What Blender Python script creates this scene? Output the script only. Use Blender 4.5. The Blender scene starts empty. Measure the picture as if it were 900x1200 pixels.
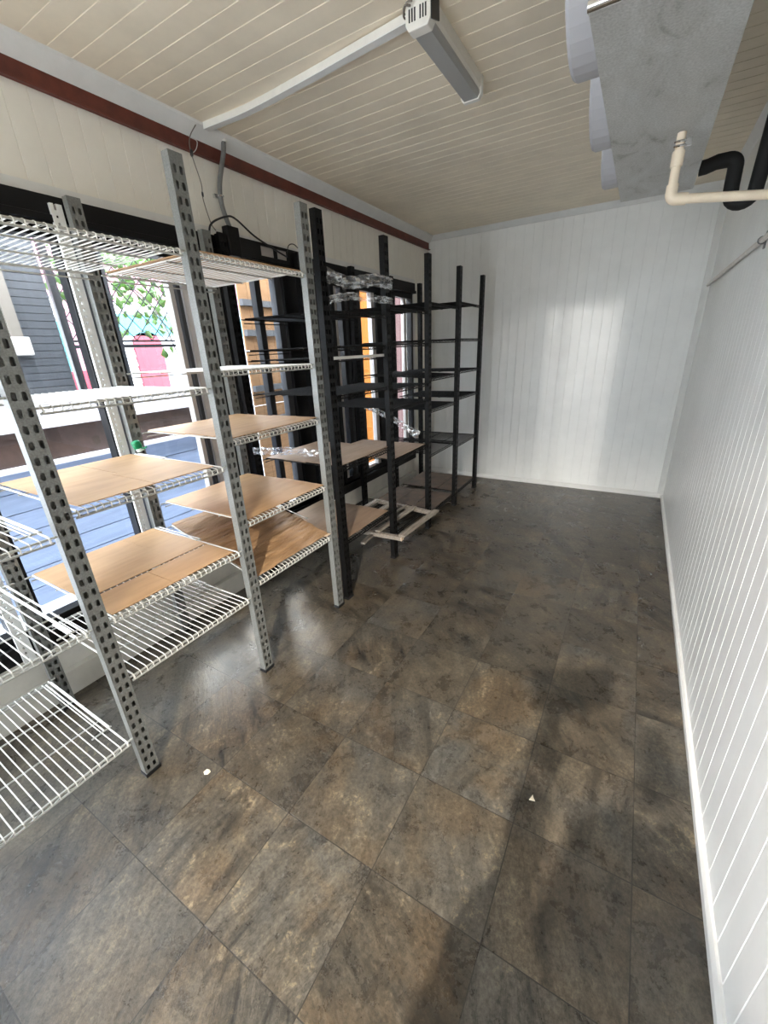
import bpy, math, random
from mathutils import Vector, Matrix, noise

random.seed(7)
SC = bpy.context.scene
COL = SC.collection
PI = math.pi

# ------------------------------------------------------------------ camera
def cam_matrix(yaw, pitch, roll, loc):
    cy, sy, cp, sp = math.cos(yaw), math.sin(yaw), math.cos(pitch), math.sin(pitch)
    f = Vector((-sy*cp, cy*cp, sp))
    r = f.cross(Vector((0, 0, 1))).normalized()
    u = r.cross(f)
    cr, sr = math.cos(roll), math.sin(roll)
    r2 = r*cr + u*sr
    u2 = -r*sr + u*cr
    m = Matrix((r2, u2, -f)).transposed().to_4x4()
    m.translation = Vector(loc)
    return m
cam_data = bpy.data.cameras.new('camera')
cam = bpy.data.objects.new('camera', cam_data)
COL.objects.link(cam)
cam.matrix_world = cam_matrix(0.5477574, -0.3778224, -0.0442897, (1.3479, -0.3047, 1.7308))
cam_data.sensor_fit = 'VERTICAL'
cam_data.sensor_height = 36.0
cam_data.lens = 477.272*36/1200
cam_data.clip_start = 0.02
SC.camera = cam

# ------------------------------------------------------------------ light
SC.view_settings.view_transform = 'Standard'
SC.view_settings.look = 'None'
SC.view_settings.gamma = 1.0
SC.view_settings.exposure = 2.25
SC.view_settings.use_curve_mapping = False
SC.cycles.max_bounces = 14
SC.cycles.diffuse_bounces = 8
SC.cycles.glossy_bounces = 5
SC.cycles.transparent_max_bounces = 24
SC.cycles.sample_clamp_indirect = 6.0

W = bpy.data.worlds.new('sky')
SC.world = W
W.use_nodes = True
wn = W.node_tree.nodes
wn['Background'].inputs['Color'].default_value = (0.86, 0.93, 1.0, 1)
wn['Background'].inputs['Strength'].default_value = 4.2

def sun(name, direction, energy, angle, color):
    d = bpy.data.lights.new(name, 'SUN')
    d.energy = energy; d.angle = math.radians(angle); d.color = color
    o = bpy.data.objects.new(name, d); COL.objects.link(o)
    o.rotation_euler = Vector(direction).to_track_quat('-Z', 'Y').to_euler()
    o.location = (-4, -4, 5)
    return o
sun('sun', (1.65, -1.3, -1.73), 0.5, 11, (1.0, 0.93, 0.82))
sun('glint_sun', (.09, 1.0, -0.018), 0.13, 1.2, (1.0, 0.96, 0.9))

def portal(name, loc, direction, sx, sy):
    d = bpy.data.lights.new(name, 'AREA')
    d.shape = 'RECTANGLE'; d.size = sx; d.size_y = sy
    d.cycles.is_portal = True
    o = bpy.data.objects.new(name, d); COL.objects.link(o)
    o.location = loc
    o.rotation_euler = Vector(direction).to_track_quat('-Z', 'Y').to_euler()
portal('doorway_portal', (-.31, -3.17, 1.15), (0, 1, 0), 1.42, 2.3)

portal('window_portal', (-1.27, 1.73, 1.38), (1, 0, 0), 1.86, 5.8)

# ------------------------------------------------------------------ mesh kit
class MB:
    def __init__(self):
        self.v = []; self.f = []
    def add(self, vs, fs):
        b = len(self.v)
        self.v += [tuple(p) for p in vs]
        self.f += [tuple(b+i for i in q) for q in fs]
        return self
    def box(self, x0, x1, y0, y1, z0, z1):
        vs = [(x0,y0,z0),(x1,y0,z0),(x1,y1,z0),(x0,y1,z0),(x0,y0,z1),(x1,y0,z1),(x1,y1,z1),(x0,y1,z1)]
        return self.add(vs, [(0,3,2,1),(4,5,6,7),(0,1,5,4),(1,2,6,5),(2,3,7,6),(3,0,4,7)])
    def hexa(self, vs):
        return self.add(vs, [(0,3,2,1),(4,5,6,7),(0,1,5,4),(1,2,6,5),(2,3,7,6),(3,0,4,7)])
    def tube(self, pts, r, n=6, caps=True):
        pts = [Vector(p) for p in pts]
        rs = r if isinstance(r, (list, tuple)) else [r]*len(pts)
        ring = []
        ref = None
        m = len(pts)
        for i, p in enumerate(pts):
            if i == 0: t = (pts[1]-p).normalized()
            elif i == m-1: t = (p-pts[i-1]).normalized()
            else: t = ((pts[i+1]-p).normalized()+(p-pts[i-1]).normalized()).normalized()
            if ref is None:
                ref = Vector((0,0,1)) if abs(t.z) < .9 else Vector((1,0,0))
            a = (ref - t*ref.dot(t)).normalized()
            ref = a
            b = t.cross(a)
            for k in range(n):
                ang = 2*PI*(k+.5)/n
                ring.append(p + (a*math.cos(ang)+b*math.sin(ang))*rs[i])
        fs = []
        for i in range(m-1):
            for k in range(n):
                k2 = (k+1) % n
                fs.append((i*n+k, i*n+k2, (i+1)*n+k2, (i+1)*n+k))
        if caps:
            fs.append(tuple(range(n))[::-1]); fs.append(tuple((m-1)*n+k for k in range(n)))
        return self.add(ring, fs)
    def prism(self, poly, axis, a, b):
        """extrude a 2-D polygon along an axis; poly gives the two other axes in x,y,z order"""
        def P(u, w, c):
            return (c,u,w) if axis == 0 else (u,c,w) if axis == 1 else (u,w,c)
        n = len(poly)
        vs = [P(u,w,a) for u,w in poly] + [P(u,w,b) for u,w in poly]
        fs = [tuple(range(n)), tuple(range(2*n-1, n-1, -1))]
        fs += [(i, n+i, n+(i+1) % n, (i+1) % n) for i in range(n)]
        return self.add(vs, fs)
    def lathe(self, prof, origin, axis, n=24):
        """profile of (radius, along)"""
        o = Vector(origin); t = Vector(axis).normalized()
        a = t.orthogonal().normalized(); b = t.cross(a)
        vs = []
        for r, h in prof:
            for k in range(n):
                an = 2*PI*k/n
                vs.append(o + t*h + (a*math.cos(an)+b*math.sin(an))*r)
        fs = []
        for i in range(len(prof)-1):
            for k in range(n):
                k2 = (k+1) % n
                fs.append((i*n+k, i*n+k2, (i+1)*n+k2, (i+1)*n+k))
        fs.append(tuple(range(n))[::-1]); fs.append(tuple((len(prof)-1)*n+k for k in range(n)))
        return self.add(vs, fs)
    def build(self, name, mat, parent=None, smooth=False, bevel=0):
        me = bpy.data.meshes.new(name)
        me.from_pydata(self.v, [], self.f)
        me.validate()
        import bmesh
        bm = bmesh.new(); bm.from_mesh(me)
        bmesh.ops.recalc_face_normals(bm, faces=bm.faces[:])
        bm.to_mesh(me); bm.free()
        if mat: me.materials.append(mat)
        if smooth:
            for p in me.polygons: p.use_smooth = True
            try: me.set_sharp_from_angle(angle=math.radians(50))
            except Exception: pass
        o = bpy.data.objects.new(name, me)
        COL.objects.link(o)
        if parent: o.parent = parent
        if bevel:
            md = o.modifiers.new('bevel', 'BEVEL'); md.width = bevel; md.segments = 2; md.limit_method = 'ANGLE'
        return o

def tag(o, label=None, cat=None, group=None, kind=None):
    if label: o['label'] = label
    if cat: o['category'] = cat
    if group: o['group'] = group
    if kind: o['kind'] = kind
    return o
def thing(name, label, cat, loc=(0,0,0), group=None):
    o = bpy.data.objects.new(name, None); COL.objects.link(o)
    o.location = loc; o.empty_display_size = .1
    return tag(o, label, cat, group)
def struct(o, label=None):
    o['kind'] = 'structure'
    if label: o['label'] = label
    return o
def arc(c, r, a0, a1, u, w, n=8):
    c, u, w = Vector(c), Vector(u), Vector(w)
    return [c + u*r*math.cos(a0+(a1-a0)*i/n) + w*r*math.sin(a0+(a1-a0)*i/n) for i in range(n+1)]
def smooth_path(pts, n=6):
    P = [Vector(p) for p in pts]
    P = [P[0]*2-P[1]] + P + [P[-1]*2-P[-2]]
    out = []
    for i in range(1, len(P)-2):
        for k in range(n):
            t = k/n
            out.append(.5*((2*P[i])+(P[i+1]-P[i-1])*t+(2*P[i-1]-5*P[i]+4*P[i+1]-P[i+2])*t*t+(3*P[i]-P[i-1]-3*P[i+1]+P[i+2])*t**3))
    out.append(P[-2])
    return out

# ------------------------------------------------------------------ materials
def new_mat(name):
    m = bpy.data.materials.new(name); m.use_nodes = True
    nt = m.node_tree
    return m, nt, nt.nodes['Principled BSDF']
def N(nt, typ, **kw):
    n = nt.nodes.new(typ)
    for k, v in kw.items():
        if k.startswith('i_'):
            n.inputs[k[2:].replace('_', ' ')].default_value = v
        else: setattr(n, k, v)
    return n
def ramp(nt, stops, interp='LINEAR'):
    n = nt.nodes.new('ShaderNodeValToRGB')
    n.color_ramp.interpolation = interp
    e = n.color_ramp.elements
    while len(e) < len(stops): e.new(.5)
    for i, (p, c) in enumerate(stops):
        e[i].position = p
        e[i].color = (*c, 1) if len(c) == 3 else c
    return n
def mixc(nt, fac, a, b, mode='MIX'):
    n = nt.nodes.new('ShaderNodeMix'); n.data_type = 'RGBA'; n.blend_type = mode
    for inp, val in ((0, fac), (6, a), (7, b)):
        if isinstance(val, (float, int)): n.inputs[inp].default_value = val
        elif isinstance(val, tuple): n.inputs[inp].default_value = (*val, 1)
        else: nt.links.new(val, n.inputs[inp])
    return n.outputs[2]
def simple(name, col, rough=.5, metal=0.0, var=0.0, scale=30, bump=0.0, col2=None, stretch=None, spec=None):
    m, nt, bs = new_mat(name)
    bs.inputs['Roughness'].default_value = rough
    bs.inputs['Metallic'].default_value = metal
    if spec is not None: bs.inputs['Specular IOR Level'].default_value = spec
    if var or bump or col2:
        tc = N(nt, 'ShaderNodeTexCoord')
        vec = tc.outputs['Object']
        if stretch:
            mp = N(nt, 'ShaderNodeMapping'); mp.inputs['Scale'].default_value = stretch
            nt.links.new(vec, mp.inputs['Vector']); vec = mp.outputs['Vector']
        nz = N(nt, 'ShaderNodeTexNoise', i_Scale=scale, i_Detail=6.0, i_Roughness=.65)
        nt.links.new(vec, nz.inputs['Vector'])
        c2 = col2 or tuple(max(0, c*(1-var)) for c in col)
        c1 = col if col2 else tuple(min(1, c*(1+var*.5)) for c in col)
        rp = ramp(nt, [(.35, c2), (.65, c1)])
        nt.links.new(nz.outputs['Fac'], rp.inputs['Fac'])
        nt.links.new(rp.outputs['Color'], bs.inputs['Base Color'])
        if bump:
            bp = N(nt, 'ShaderNodeBump', i_Strength=bump, i_Distance=.004)
            nt.links.new(nz.outputs['Fac'], bp.inputs['Height'])
            nt.links.new(bp.outputs['Normal'], bs.inputs['Normal'])
    else:
        bs.inputs['Base Color'].default_value = (*col, 1)
    return m

M = {}
M['panel_white'] = simple('white panel paint', (.80, .805, .785), .38, var=.05, scale=3)
M['panel_left'] = simple('left panel paint', (.80, .77, .70), .45, var=.05, scale=3)
M['ceiling_paint'] = simple('cream ceiling paint', (.84, .745, .59), .5, var=.10, scale=2.2)
M['white_trim'] = simple('white trim', (.72, .72, .70), .4, var=.05, scale=8)
M['curb'] = simple('cream curb paint', (.62, .60, .54), .5, var=.1, scale=6)
M['red_steel'] = simple('oxide red steel', (.135, .028, .016), .5, var=.3, scale=12, bump=.1)
M['galv'] = simple('galvanised steel', (.22, .225, .215), .40, .3, var=.28, scale=160)
M['black_steel'] = simple('worn black painted steel', (.004, .004, .004), .42, 0.0, col2=(.010, .0095, .0095), scale=60, bump=.15, spec=.15)
M['black_metal'] = simple('black frame metal', (.005, .005, .0055), .4, spec=.25)
M['black_wire'] = simple('black wire', (.005, .005, .005), .45, spec=.15)
M['white_wire'] = simple('white coated wire', (.80, .79, .75), .38)
M['galv_rail'] = simple('galvanised rail', (.45, .45, .42), .4, .3)
M['dark_grey'] = simple('dark grey aluminium', (.015, .0155, .018), .4, spec=.3)
M['mid_grey'] = simple('grey bar paint', (.05, .052, .057), .6, spec=.2)
M['grey_brown'] = simple('grey brown stile', (.16, .14, .12), .5)
M['pale_strip'] = simple('pale strip', (.45, .42, .40), .5)
M['pvc_cream'] = simple('cream pvc', (.80, .68, .52), .35, var=.06, scale=20)
M['chrome'] = simple('clamp steel', (.7, .7, .7), .18, 1.0)
M['foam'] = simple('black foam insulation', (.006, .006, .006), .75, bump=.2, scale=120)
M['grey_pvc'] = simple('grey conduit', (.17, .17, .165), .45, var=.2, scale=30)
M['white_conduit'] = simple('off white conduit', (.66, .62, .56), .45, var=.15, scale=18)
M['plastic_white'] = simple('white plastic', (.78, .76, .70), .42, var=.05, scale=15)
M['lens'] = simple('dull lamp lens', (.36, .36, .35), .3)
M['tape'] = simple('black tape', (.012, .013, .015), .4)
M['green'] = simple('green plastic', (.0, .26, .10), .35, var=.3, scale=60)
M['clear_plastic'] = simple('milky plastic', (.75, .85, .78), .2)
M['cowl'] = simple('grey fan cowl', (.42, .42, .44), .5)
M['casing'] = simple('white cooler casing', (.68, .68, .67), .4)
M['hole'] = simple('fin coil', (.05, .05, .055), .5)
M['old_wood'] = simple('weathered grey wood', (.33, .29, .25), .7, col2=(.17, .145, .12), scale=8, stretch=(8, 1, 8), bump=.3)
M['end_grain'] = simple('sawn wood end', (.62, .48, .35), .7, var=.2, scale=60)
M['board_brown'] = simple('brown board', (.115, .075, .05), .65, col2=(.055, .04, .03), scale=6)
M['scrap'] = simple('paper scrap', (.75, .66, .5), .7)

def cardboard_mat(name, base, dark, wav, dist=.01):
    m, nt, bs = new_mat(name)
    tc = N(nt, 'ShaderNodeTexCoord')
    mp = N(nt, 'ShaderNodeMapping'); mp.inputs['Scale'].default_value = (14, 2.2, 10)
    nt.links.new(tc.outputs['Object'], mp.inputs['Vector'])
    n1 = N(nt, 'ShaderNodeTexNoise', i_Scale=1.6, i_Detail=5.0, i_Roughness=.6)
    nt.links.new(mp.outputs['Vector'], n1.inputs['Vector'])
    n2 = N(nt, 'ShaderNodeTexNoise', i_Scale=3.0, i_Detail=3.0)
    nt.links.new(tc.outputs['Object'], n2.inputs['Vector'])
    r = ramp(nt, [(.3, dark), (.62, base)])
    nt.links.new(n1.outputs['Fac'], r.inputs['Fac'])
    r2 = ramp(nt, [(.35, (.86, .84, .82)), (.6, (1, 1, 1))])
    nt.links.new(n2.outputs['Fac'], r2.inputs['Fac'])
    c = mixc(nt, 1.0, r.outputs['Color'], r2.outputs['Color'], 'MULTIPLY')
    nt.links.new(c, bs.inputs['Base Color'])
    bs.inputs['Roughness'].default_value = .55
    bp = N(nt, 'ShaderNodeBump', i_Strength=wav, i_Distance=dist)
    nt.links.new(n1.outputs['Fac'], bp.inputs['Height'])
    nt.links.new(bp.outputs['Normal'], bs.inputs['Normal'])
    return m
M['card'] = cardboard_mat('tan cardboard', (.49, .30, .15), (.41, .245, .118), .12)
M['card_wavy'] = cardboard_mat('wavy damp cardboard', (.44, .27, .14), (.25, .14, .065), .9, .04)  # damp brown, with ripple shading deepened in the dark bands
M['card_dull'] = cardboard_mat('dull brown cardboard', (.31, .215, .145), (.24, .16, .105), .2)

def film_mat():
    m, nt, bs = new_mat('clear stretch film')
    nt.nodes.remove(bs)
    out = nt.nodes['Material Output']
    tr = N(nt, 'ShaderNodeBsdfTransparent')
    gl = N(nt, 'ShaderNodeBsdfGlossy'); gl.inputs['Roughness'].default_value = .12
    gl.inputs['Color'].default_value = (.9, .92, .95, 1)
    df = N(nt, 'ShaderNodeBsdfDiffuse'); df.inputs['Color'].default_value = (.8, .82, .85, 1)
    mx0 = N(nt, 'ShaderNodeMixShader'); mx0.inputs[0].default_value = .25
    nt.links.new(gl.outputs[0], mx0.inputs[1]); nt.links.new(df.outputs[0], mx0.inputs[2])
    tc = N(nt, 'ShaderNodeTexCoord')
    mp = N(nt, 'ShaderNodeMapping'); mp.inputs['Scale'].default_value = (9, 4, 26)
    nt.links.new(tc.outputs['Object'], mp.inputs['Vector'])
    nz = N(nt, 'ShaderNodeTexNoise', i_Scale=2.2, i_Detail=4.0)
    nt.links.new(mp.outputs['Vector'], nz.inputs['Vector'])
    rp = ramp(nt, [(.45, (.12,)*3), (.62, (.75,)*3)])
    nt.links.new(nz.outputs['Fac'], rp.inputs['Fac'])
    mx = N(nt, 'ShaderNodeMixShader')
    nt.links.new(rp.outputs['Color'], mx.inputs[0])
    nt.links.new(tr.outputs[0], mx.inputs[1]); nt.links.new(mx0.outputs[0], mx.inputs[2])
    nt.links.new(mx.outputs[0], out.inputs['Surface'])
    return m
M['film'] = film_mat()

def glass_mat():
    m, nt, bs = new_mat('window glass')
    nt.nodes.remove(bs)
    out = nt.nodes['Material Output']
    tr = N(nt, 'ShaderNodeBsdfTransparent'); tr.inputs['Color'].default_value = (.93, .95, .96, 1)
    gl = N(nt, 'ShaderNodeBsdfGlossy'); gl.inputs['Roughness'].default_value = .02
    fr = N(nt, 'ShaderNodeFresnel'); fr.inputs['IOR'].default_value = 1.45
    mx = N(nt, 'ShaderNodeMixShader')
    ge = N(nt, 'ShaderNodeNewGeometry')
    fb = N(nt, 'ShaderNodeMath', operation='MULTIPLY_ADD'); fb.inputs[1].default_value = -1; fb.inputs[2].default_value = 1
    nt.links.new(ge.outputs['Backfacing'], fb.inputs[0])
    ff = N(nt, 'ShaderNodeMath', operation='MULTIPLY')
    nt.links.new(fr.outputs[0], ff.inputs[0]); nt.links.new(fb.outputs[0], ff.inputs[1])
    nt.links.new(ff.outputs[0], mx.inputs[0])
    nt.links.new(tr.outputs[0], mx.inputs[1]); nt.links.new(gl.outputs[0], mx.inputs[2])
    nt.links.new(mx.outputs[0], out.inputs['Surface'])
    return m
M['glass'] = glass_mat()

def floor_mat():
    m, nt, bs = new_mat('slate look floor tiles')
    L = nt.links.new
    tc = N(nt, 'ShaderNodeTexCoord')
    sep = N(nt, 'ShaderNodeSeparateXYZ'); L(tc.outputs['Object'], sep.inputs[0])
    def mth(op, a, b=None, c=None):
        n = N(nt, 'ShaderNodeMath', operation=op)
        for i, v in enumerate((a, b, c)):
            if v is None: continue
            if isinstance(v, (int, float)): n.inputs[i].default_value = v
            else: L(v, n.inputs[i])
        return n.outputs[0]
    T = .4
    cx = mth('DIVIDE', sep.outputs[0], T); cyv = mth('DIVIDE', sep.outputs[1], T)
    ix = mth('FLOOR', cx); iy = mth('FLOOR', cyv)
    fx = mth('SUBTRACT', cx, ix); fy = mth('SUBTRACT', cyv, iy)
    comb = N(nt, 'ShaderNodeCombineXYZ'); L(ix, comb.inputs[0]); L(iy, comb.inputs[1])
    wn_ = N(nt, 'ShaderNodeTexWhiteNoise', noise_dimensions='2D'); L(comb.outputs[0], wn_.inputs['Vector'])
    rnd = wn_.outputs['Value']; rcol = wn_.outputs['Color']
    rs = N(nt, 'ShaderNodeSeparateXYZ'); L(rcol, rs.inputs[0])
    # tile-local coordinates, turned a random quarter-ish angle and moved
    rot = N(nt, 'ShaderNodeVectorRotate', rotation_type='Z_AXIS')
    L(tc.outputs['Object'], rot.inputs['Vector'])
    L(mth('MULTIPLY_ADD', rnd, 1.6, .2), rot.inputs['Angle'])
    off = N(nt, 'ShaderNodeVectorMath', operation='MULTIPLY_ADD')
    L(rcol, off.inputs[0]); off.inputs[1].default_value = (40, 40, 40)
    L(rot.outputs[0], off.inputs[2])
    P = off.outputs[0]
    def nz(scale, detail, rough, vec, dist=0.0):
        n = N(nt, 'ShaderNodeTexNoise', i_Scale=scale, i_Detail=detail, i_Roughness=rough, i_Distortion=dist)
        L(vec, n.inputs['Vector']); return n.outputs['Fac']
    mp = N(nt, 'ShaderNodeMapping'); mp.inputs['Scale'].default_value = (2.4, 10, 1); L(P, mp.inputs['Vector'])
    big = nz(2.6, 6, .6, P, .3)
    streak = nz(1.3, 10, .68, mp.outputs[0], .35)
    fine = nz(70, 6, .8, P)
    mid = nz(6.0, 11, .74, P, .25)
    spk = nz(42, 8, .75, P, .3)
    base = ramp(nt, [(.30, (.058, .053, .047)), (.43, (.100, .090, .076)), (.54, (.142, .127, .103)), (.68, (.185, .168, .137))])
    L(mid, base.inputs['Fac'])
    c = base.outputs['Color']
    # bluish slate and rust clouds, by tile
    rb = ramp(nt, [(.46, (0,)*3), (.62, (.75,)*3)]); L(big, rb.inputs['Fac'])
    c = mixc(nt, mth('MULTIPLY', rb.outputs['Color'], mth('MULTIPLY_ADD', rs.outputs[0], .9, .2)), c, (.100, .104, .104))
    rr = ramp(nt, [(.36, (.75,)*3), (.50, (0,)*3)]); L(big, rr.inputs['Fac'])
    c = mixc(nt, mth('MULTIPLY', rr.outputs['Color'], mth('MULTIPLY_ADD', rs.outputs[2], .9, .15)), c, (.138, .105, .071))
    # dark slate streaks and thin veins on some tiles
    st = ramp(nt, [(.34, (1,)*3), (.48, (0,)*3)]); L(streak, st.inputs['Fac'])
    c = mixc(nt, mth('MULTIPLY', st.outputs['Color'], mth('MULTIPLY', rs.outputs[1], .9)), c, (.040, .041, .043))
    vn_ = mth('ABSOLUTE', mth('SUBTRACT', streak, .5))
    vr = ramp(nt, [(.0, (1,)*3), (.012, (0,)*3)]); L(vn_, vr.inputs['Fac'])
    c = mixc(nt, mth('MULTIPLY', vr.outputs['Color'], mth('MULTIPLY', rs.outputs[1], .85)), c, (.030, .029, .030))
    # light chipped flecks gathered in patches
    fm = ramp(nt, [(.53, (0,)*3), (.60, (1,)*3)]); L(mid, fm.inputs['Fac'])
    fk = ramp(nt, [(.52, (0,)*3), (.58, (1,)*3)]); L(spk, fk.inputs['Fac'])
    ff = mth('MULTIPLY', mth('MULTIPLY', fm.outputs['Color'], fk.outputs['Color']), mth('MULTIPLY_ADD', rs.outputs[2], .6, .15))
    c = mixc(nt, ff, c, (.34, .29, .205))
    dk = ramp(nt, [(.38, (.45,)*3), (.47, (1,)*3)]); L(spk, dk.inputs['Fac'])
    c = mixc(nt, .35, c, dk.outputs['Color'], 'MULTIPLY')
    sk = ramp(nt, [(.36, (.62,)*3), (.50, (1.0,)*3), (.64, (1.32,)*3)]); L(streak, sk.inputs['Fac'])
    c = mixc(nt, mth('MULTIPLY_ADD', rs.outputs[1], .6, .4), c, sk.outputs['Color'], 'MULTIPLY')
    fr2 = ramp(nt, [(.34, (.42,)*3), (.60, (1.30,)*3)]); L(fine, fr2.inputs['Fac'])
    c = mixc(nt, .85, c, fr2.outputs['Color'], 'MULTIPLY')
    tone = mth('MULTIPLY_ADD', rs.outputs[0], .40, .82)
    tcmb = N(nt, 'ShaderNodeCombineXYZ')
    for i in range(3): L(tone, tcmb.inputs[i])
    c = mixc(nt, 1.0, c, tcmb.outputs[0], 'MULTIPLY')
    c = mixc(nt, 1.0, c, (.62, .575, .515), 'MULTIPLY')
    # joints
    ex = mth('MINIMUM', fx, mth('SUBTRACT', 1.0, fx)); ey = mth('MINIMUM', fy, mth('SUBTRACT', 1.0, fy))
    e = mth('MINIMUM', ex, ey)
    g = mth('LESS_THAN', e, .0045)
    c = mixc(nt, g, c, (.028, .024, .020))
    L(c, bs.inputs['Base Color'])
    ro = mth('MULTIPLY_ADD', mid, .26, .16)
    L(ro, bs.inputs['Roughness'])
    bs.inputs['Specular IOR Level'].default_value = .5
    h = mth('ADD', mth('MULTIPLY', streak, .9), mth('MULTIPLY', fine, .25))
    h = mth('SUBTRACT', h, mth('MULTIPLY', g, .6))
    bp = N(nt, 'ShaderNodeBump', i_Strength=.42, i_Distance=.006); L(h, bp.inputs['Height'])
    L(bp.outputs['Normal'], bs.inputs['Normal'])
    return m
M['floor'] = floor_mat()

def tray_mat():
    m, nt, bs = new_mat('dusty galvanised tray')
    tc = N(nt, 'ShaderNodeTexCoord')
    mp = N(nt, 'ShaderNodeMapping'); mp.inputs['Scale'].default_value = (5, 2.2, 1); mp.inputs['Rotation'].default_value = (0, 0, .5)
    nt.links.new(tc.outputs['Object'], mp.inputs['Vector'])
    n1 = N(nt, 'ShaderNodeTexNoise', i_Scale=1.7, i_Detail=6.0, i_Roughness=.62, i_Distortion=.8)
    nt.links.new(mp.outputs['Vector'], n1.inputs['Vector'])
    n2 = N(nt, 'ShaderNodeTexNoise', i_Scale=140, i_Detail=3.0)
    nt.links.new(tc.outputs['Object'], n2.inputs['Vector'])
    r = ramp(nt, [(.30, (.27, .265, .235)), (.42, (.47, .47, .45)), (.7, (.57, .575, .565))])
    nt.links.new(n1.outputs['Fac'], r.inputs['Fac'])
    r2 = ramp(nt, [(.35, (.84,)*3), (.65, (1.08,)*3)])
    nt.links.new(n2.outputs['Fac'], r2.inputs['Fac'])
    nt.links.new(mixc(nt, 1.0, r.outputs['Color'], r2.outputs['Color'], 'MULTIPLY'), bs.inputs['Base Color'])
    bs.inputs['Roughness'].default_value = .5
    bs.inputs['Metallic'].default_value = .25
    return m
M['tray'] = tray_mat()

# ------------------------------------------------------------------ room
XL, XR, YB, YR, ZC = -1.16, 1.815, 5.17, -3.2, 3.02

def ribbed(axis, a0, a1, face, back, o0, o1, pitch=.1, wdt=.006, depth=.003, joint=1.0, start=0.0):
    """panel cross-section: grooves along axis a, face position -> prism polygon list (a, d)"""
    s = 1 if back > face else -1
    pts = [(a0, face)]
    k = math.ceil((a0-start+.02)/pitch)
    while start+k*pitch < a1-.02:
        c = start+k*pitch
        big = joint and abs((c/joint)-round(c/joint)) < .02
        w2, d2 = (wdt*1.0, depth*2.2) if big else (wdt*.5, depth)
        pts += [(c-w2, face), (c-w2*.3, face+s*d2), (c+w2*.3, face+s*d2), (c+w2, face)]
        k += 1
    pts.append((a1, face))
    return pts
def ribbed_mesh(mb, axis_a, a0, a1, axis_d, face, back, axis_o, o0, o1, **kw):
    pts = ribbed(axis_a, a0, a1, face, back, o0, o1, **kw)
    def P(a, d, o):
        r = [0, 0, 0]; r[axis_a] = a; r[axis_d] = d; r[axis_o] = o; return tuple(r)
    n = len(pts)
    vs = [P(a, d, o0) for a, d in pts] + [P(a, d, o1) for a, d in pts]
    fs = [(i, i+1, n+i+1, n+i) for i in range(n-1)]
    b = len(vs)
    vs += [P(a0, back, o0), P(a1, back, o0), P(a1, back, o1), P(a0, back, o1)]
    fs += [(b, b+1, b+2, b+3), (0, n, b+3, b), (n-1, b+1, b+2, 2*n-1)]
    fs += [tuple(range(n)) + (b+1, b), tuple(range(n, 2*n)) + (b+2, b+3)]
    mb.add(vs, fs)
    return mb

fl = MB().box(XL-.12, XR+.1, YR-.1, YB+.1, -.1, 0).build('floor', M['floor']); struct(fl, 'grey brown slate look tile floor')
ce = ribbed_mesh(MB(), 1, YR-.1, YB+.1, 2, ZC, ZC+.1, 0, XL-.12, XR+.1, start=.04).build('ceiling', M['ceiling_paint']); struct(ce, 'cream ribbed sandwich panel ceiling')
wb = ribbed_mesh(MB(), 0, XL-.12, XR+.1, 1, YB, YB+.1, 2, 0, ZC, start=.02).build('wall_back', M['panel_white']); struct(wb)
wr = ribbed_mesh(MB(), 1, YR-.1, YB+.1, 0, XR, XR+.1, 2, 0, ZC, start=.03).build('wall_right', M['panel_white']); struct(wr)
wl = MB()
ribbed_mesh(wl, 1, YR-.1, YB, 0, XL, XL-.1, 2, 2.46, ZC, start=.05)
ribbed_mesh(wl, 1, 4.66, YB, 0, XL, XL-.1, 2, 0, 2.46, start=.05)
ribbed_mesh(wl, 1, YR-.1, -1.2, 0, XL, XL-.1, 2, 0, 2.46, start=.05)
wl = wl.build('wall_left', M['panel_left']); struct(wl)
wq = MB()
ribbed_mesh(wq, 0, .4, XR+.1, 1, YR, YR-.1, 2, 0, ZC)
ribbed_mesh(wq, 0, XL-.12, -1.02, 1, YR, YR-.1, 2, 0, ZC)
ribbed_mesh(wq, 0, -1.02, .4, 1, YR, YR-.1, 2, 2.3, ZC)
wq = wq.build('wall_rear', M['panel_white']); struct(wq)
dr = MB().box(-1.02, -.97, YR-.07, YR-.02, 0, 2.3).box(.35, .4, YR-.07, YR-.02, 0, 2.3).box(-.97, .35, YR-.07, YR-.02, 2.25, 2.3)
for a, b in ((-.82, -.78), (-.50, -.40), (-.27, -.22)):  # unseen bars added to cut the low sun into streaks
    dr.box(a, b, YR-.07, YR-.03, 0, 2.25)
struct(dr.build('door_1', M['black_metal']), 'black entrance frame behind the camera with bars added to streak the light')
cb = MB().box(XL-.1, XL+.05, -1.2, 4.66, 0, .15).box(XL-.1, XL+.012, -1.2, 4.66, .15, .31)
cb.box(XL-.1, XL+.02, -1.2, 4.66, .31, .33)
struct(cb.build('baseboard_left', M['curb'], bevel=.004), 'cream painted curb under the windows')
bbk = MB().prism([(YB, 0), (YB-.03, 0), (YB-.03, .02), (YB-.012, .045), (YB, .05)], 0, XL, XR).build('baseboard_back', M['white_trim']); struct(bbk)
bbr = MB().prism([(XR, 0), (XR-.018, 0), (XR-.018, .03), (XR-.008, .042), (XR, .045)], 1, YR, YB-.03).build('baseboard_right', M['white_trim']); struct(bbr)
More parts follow.
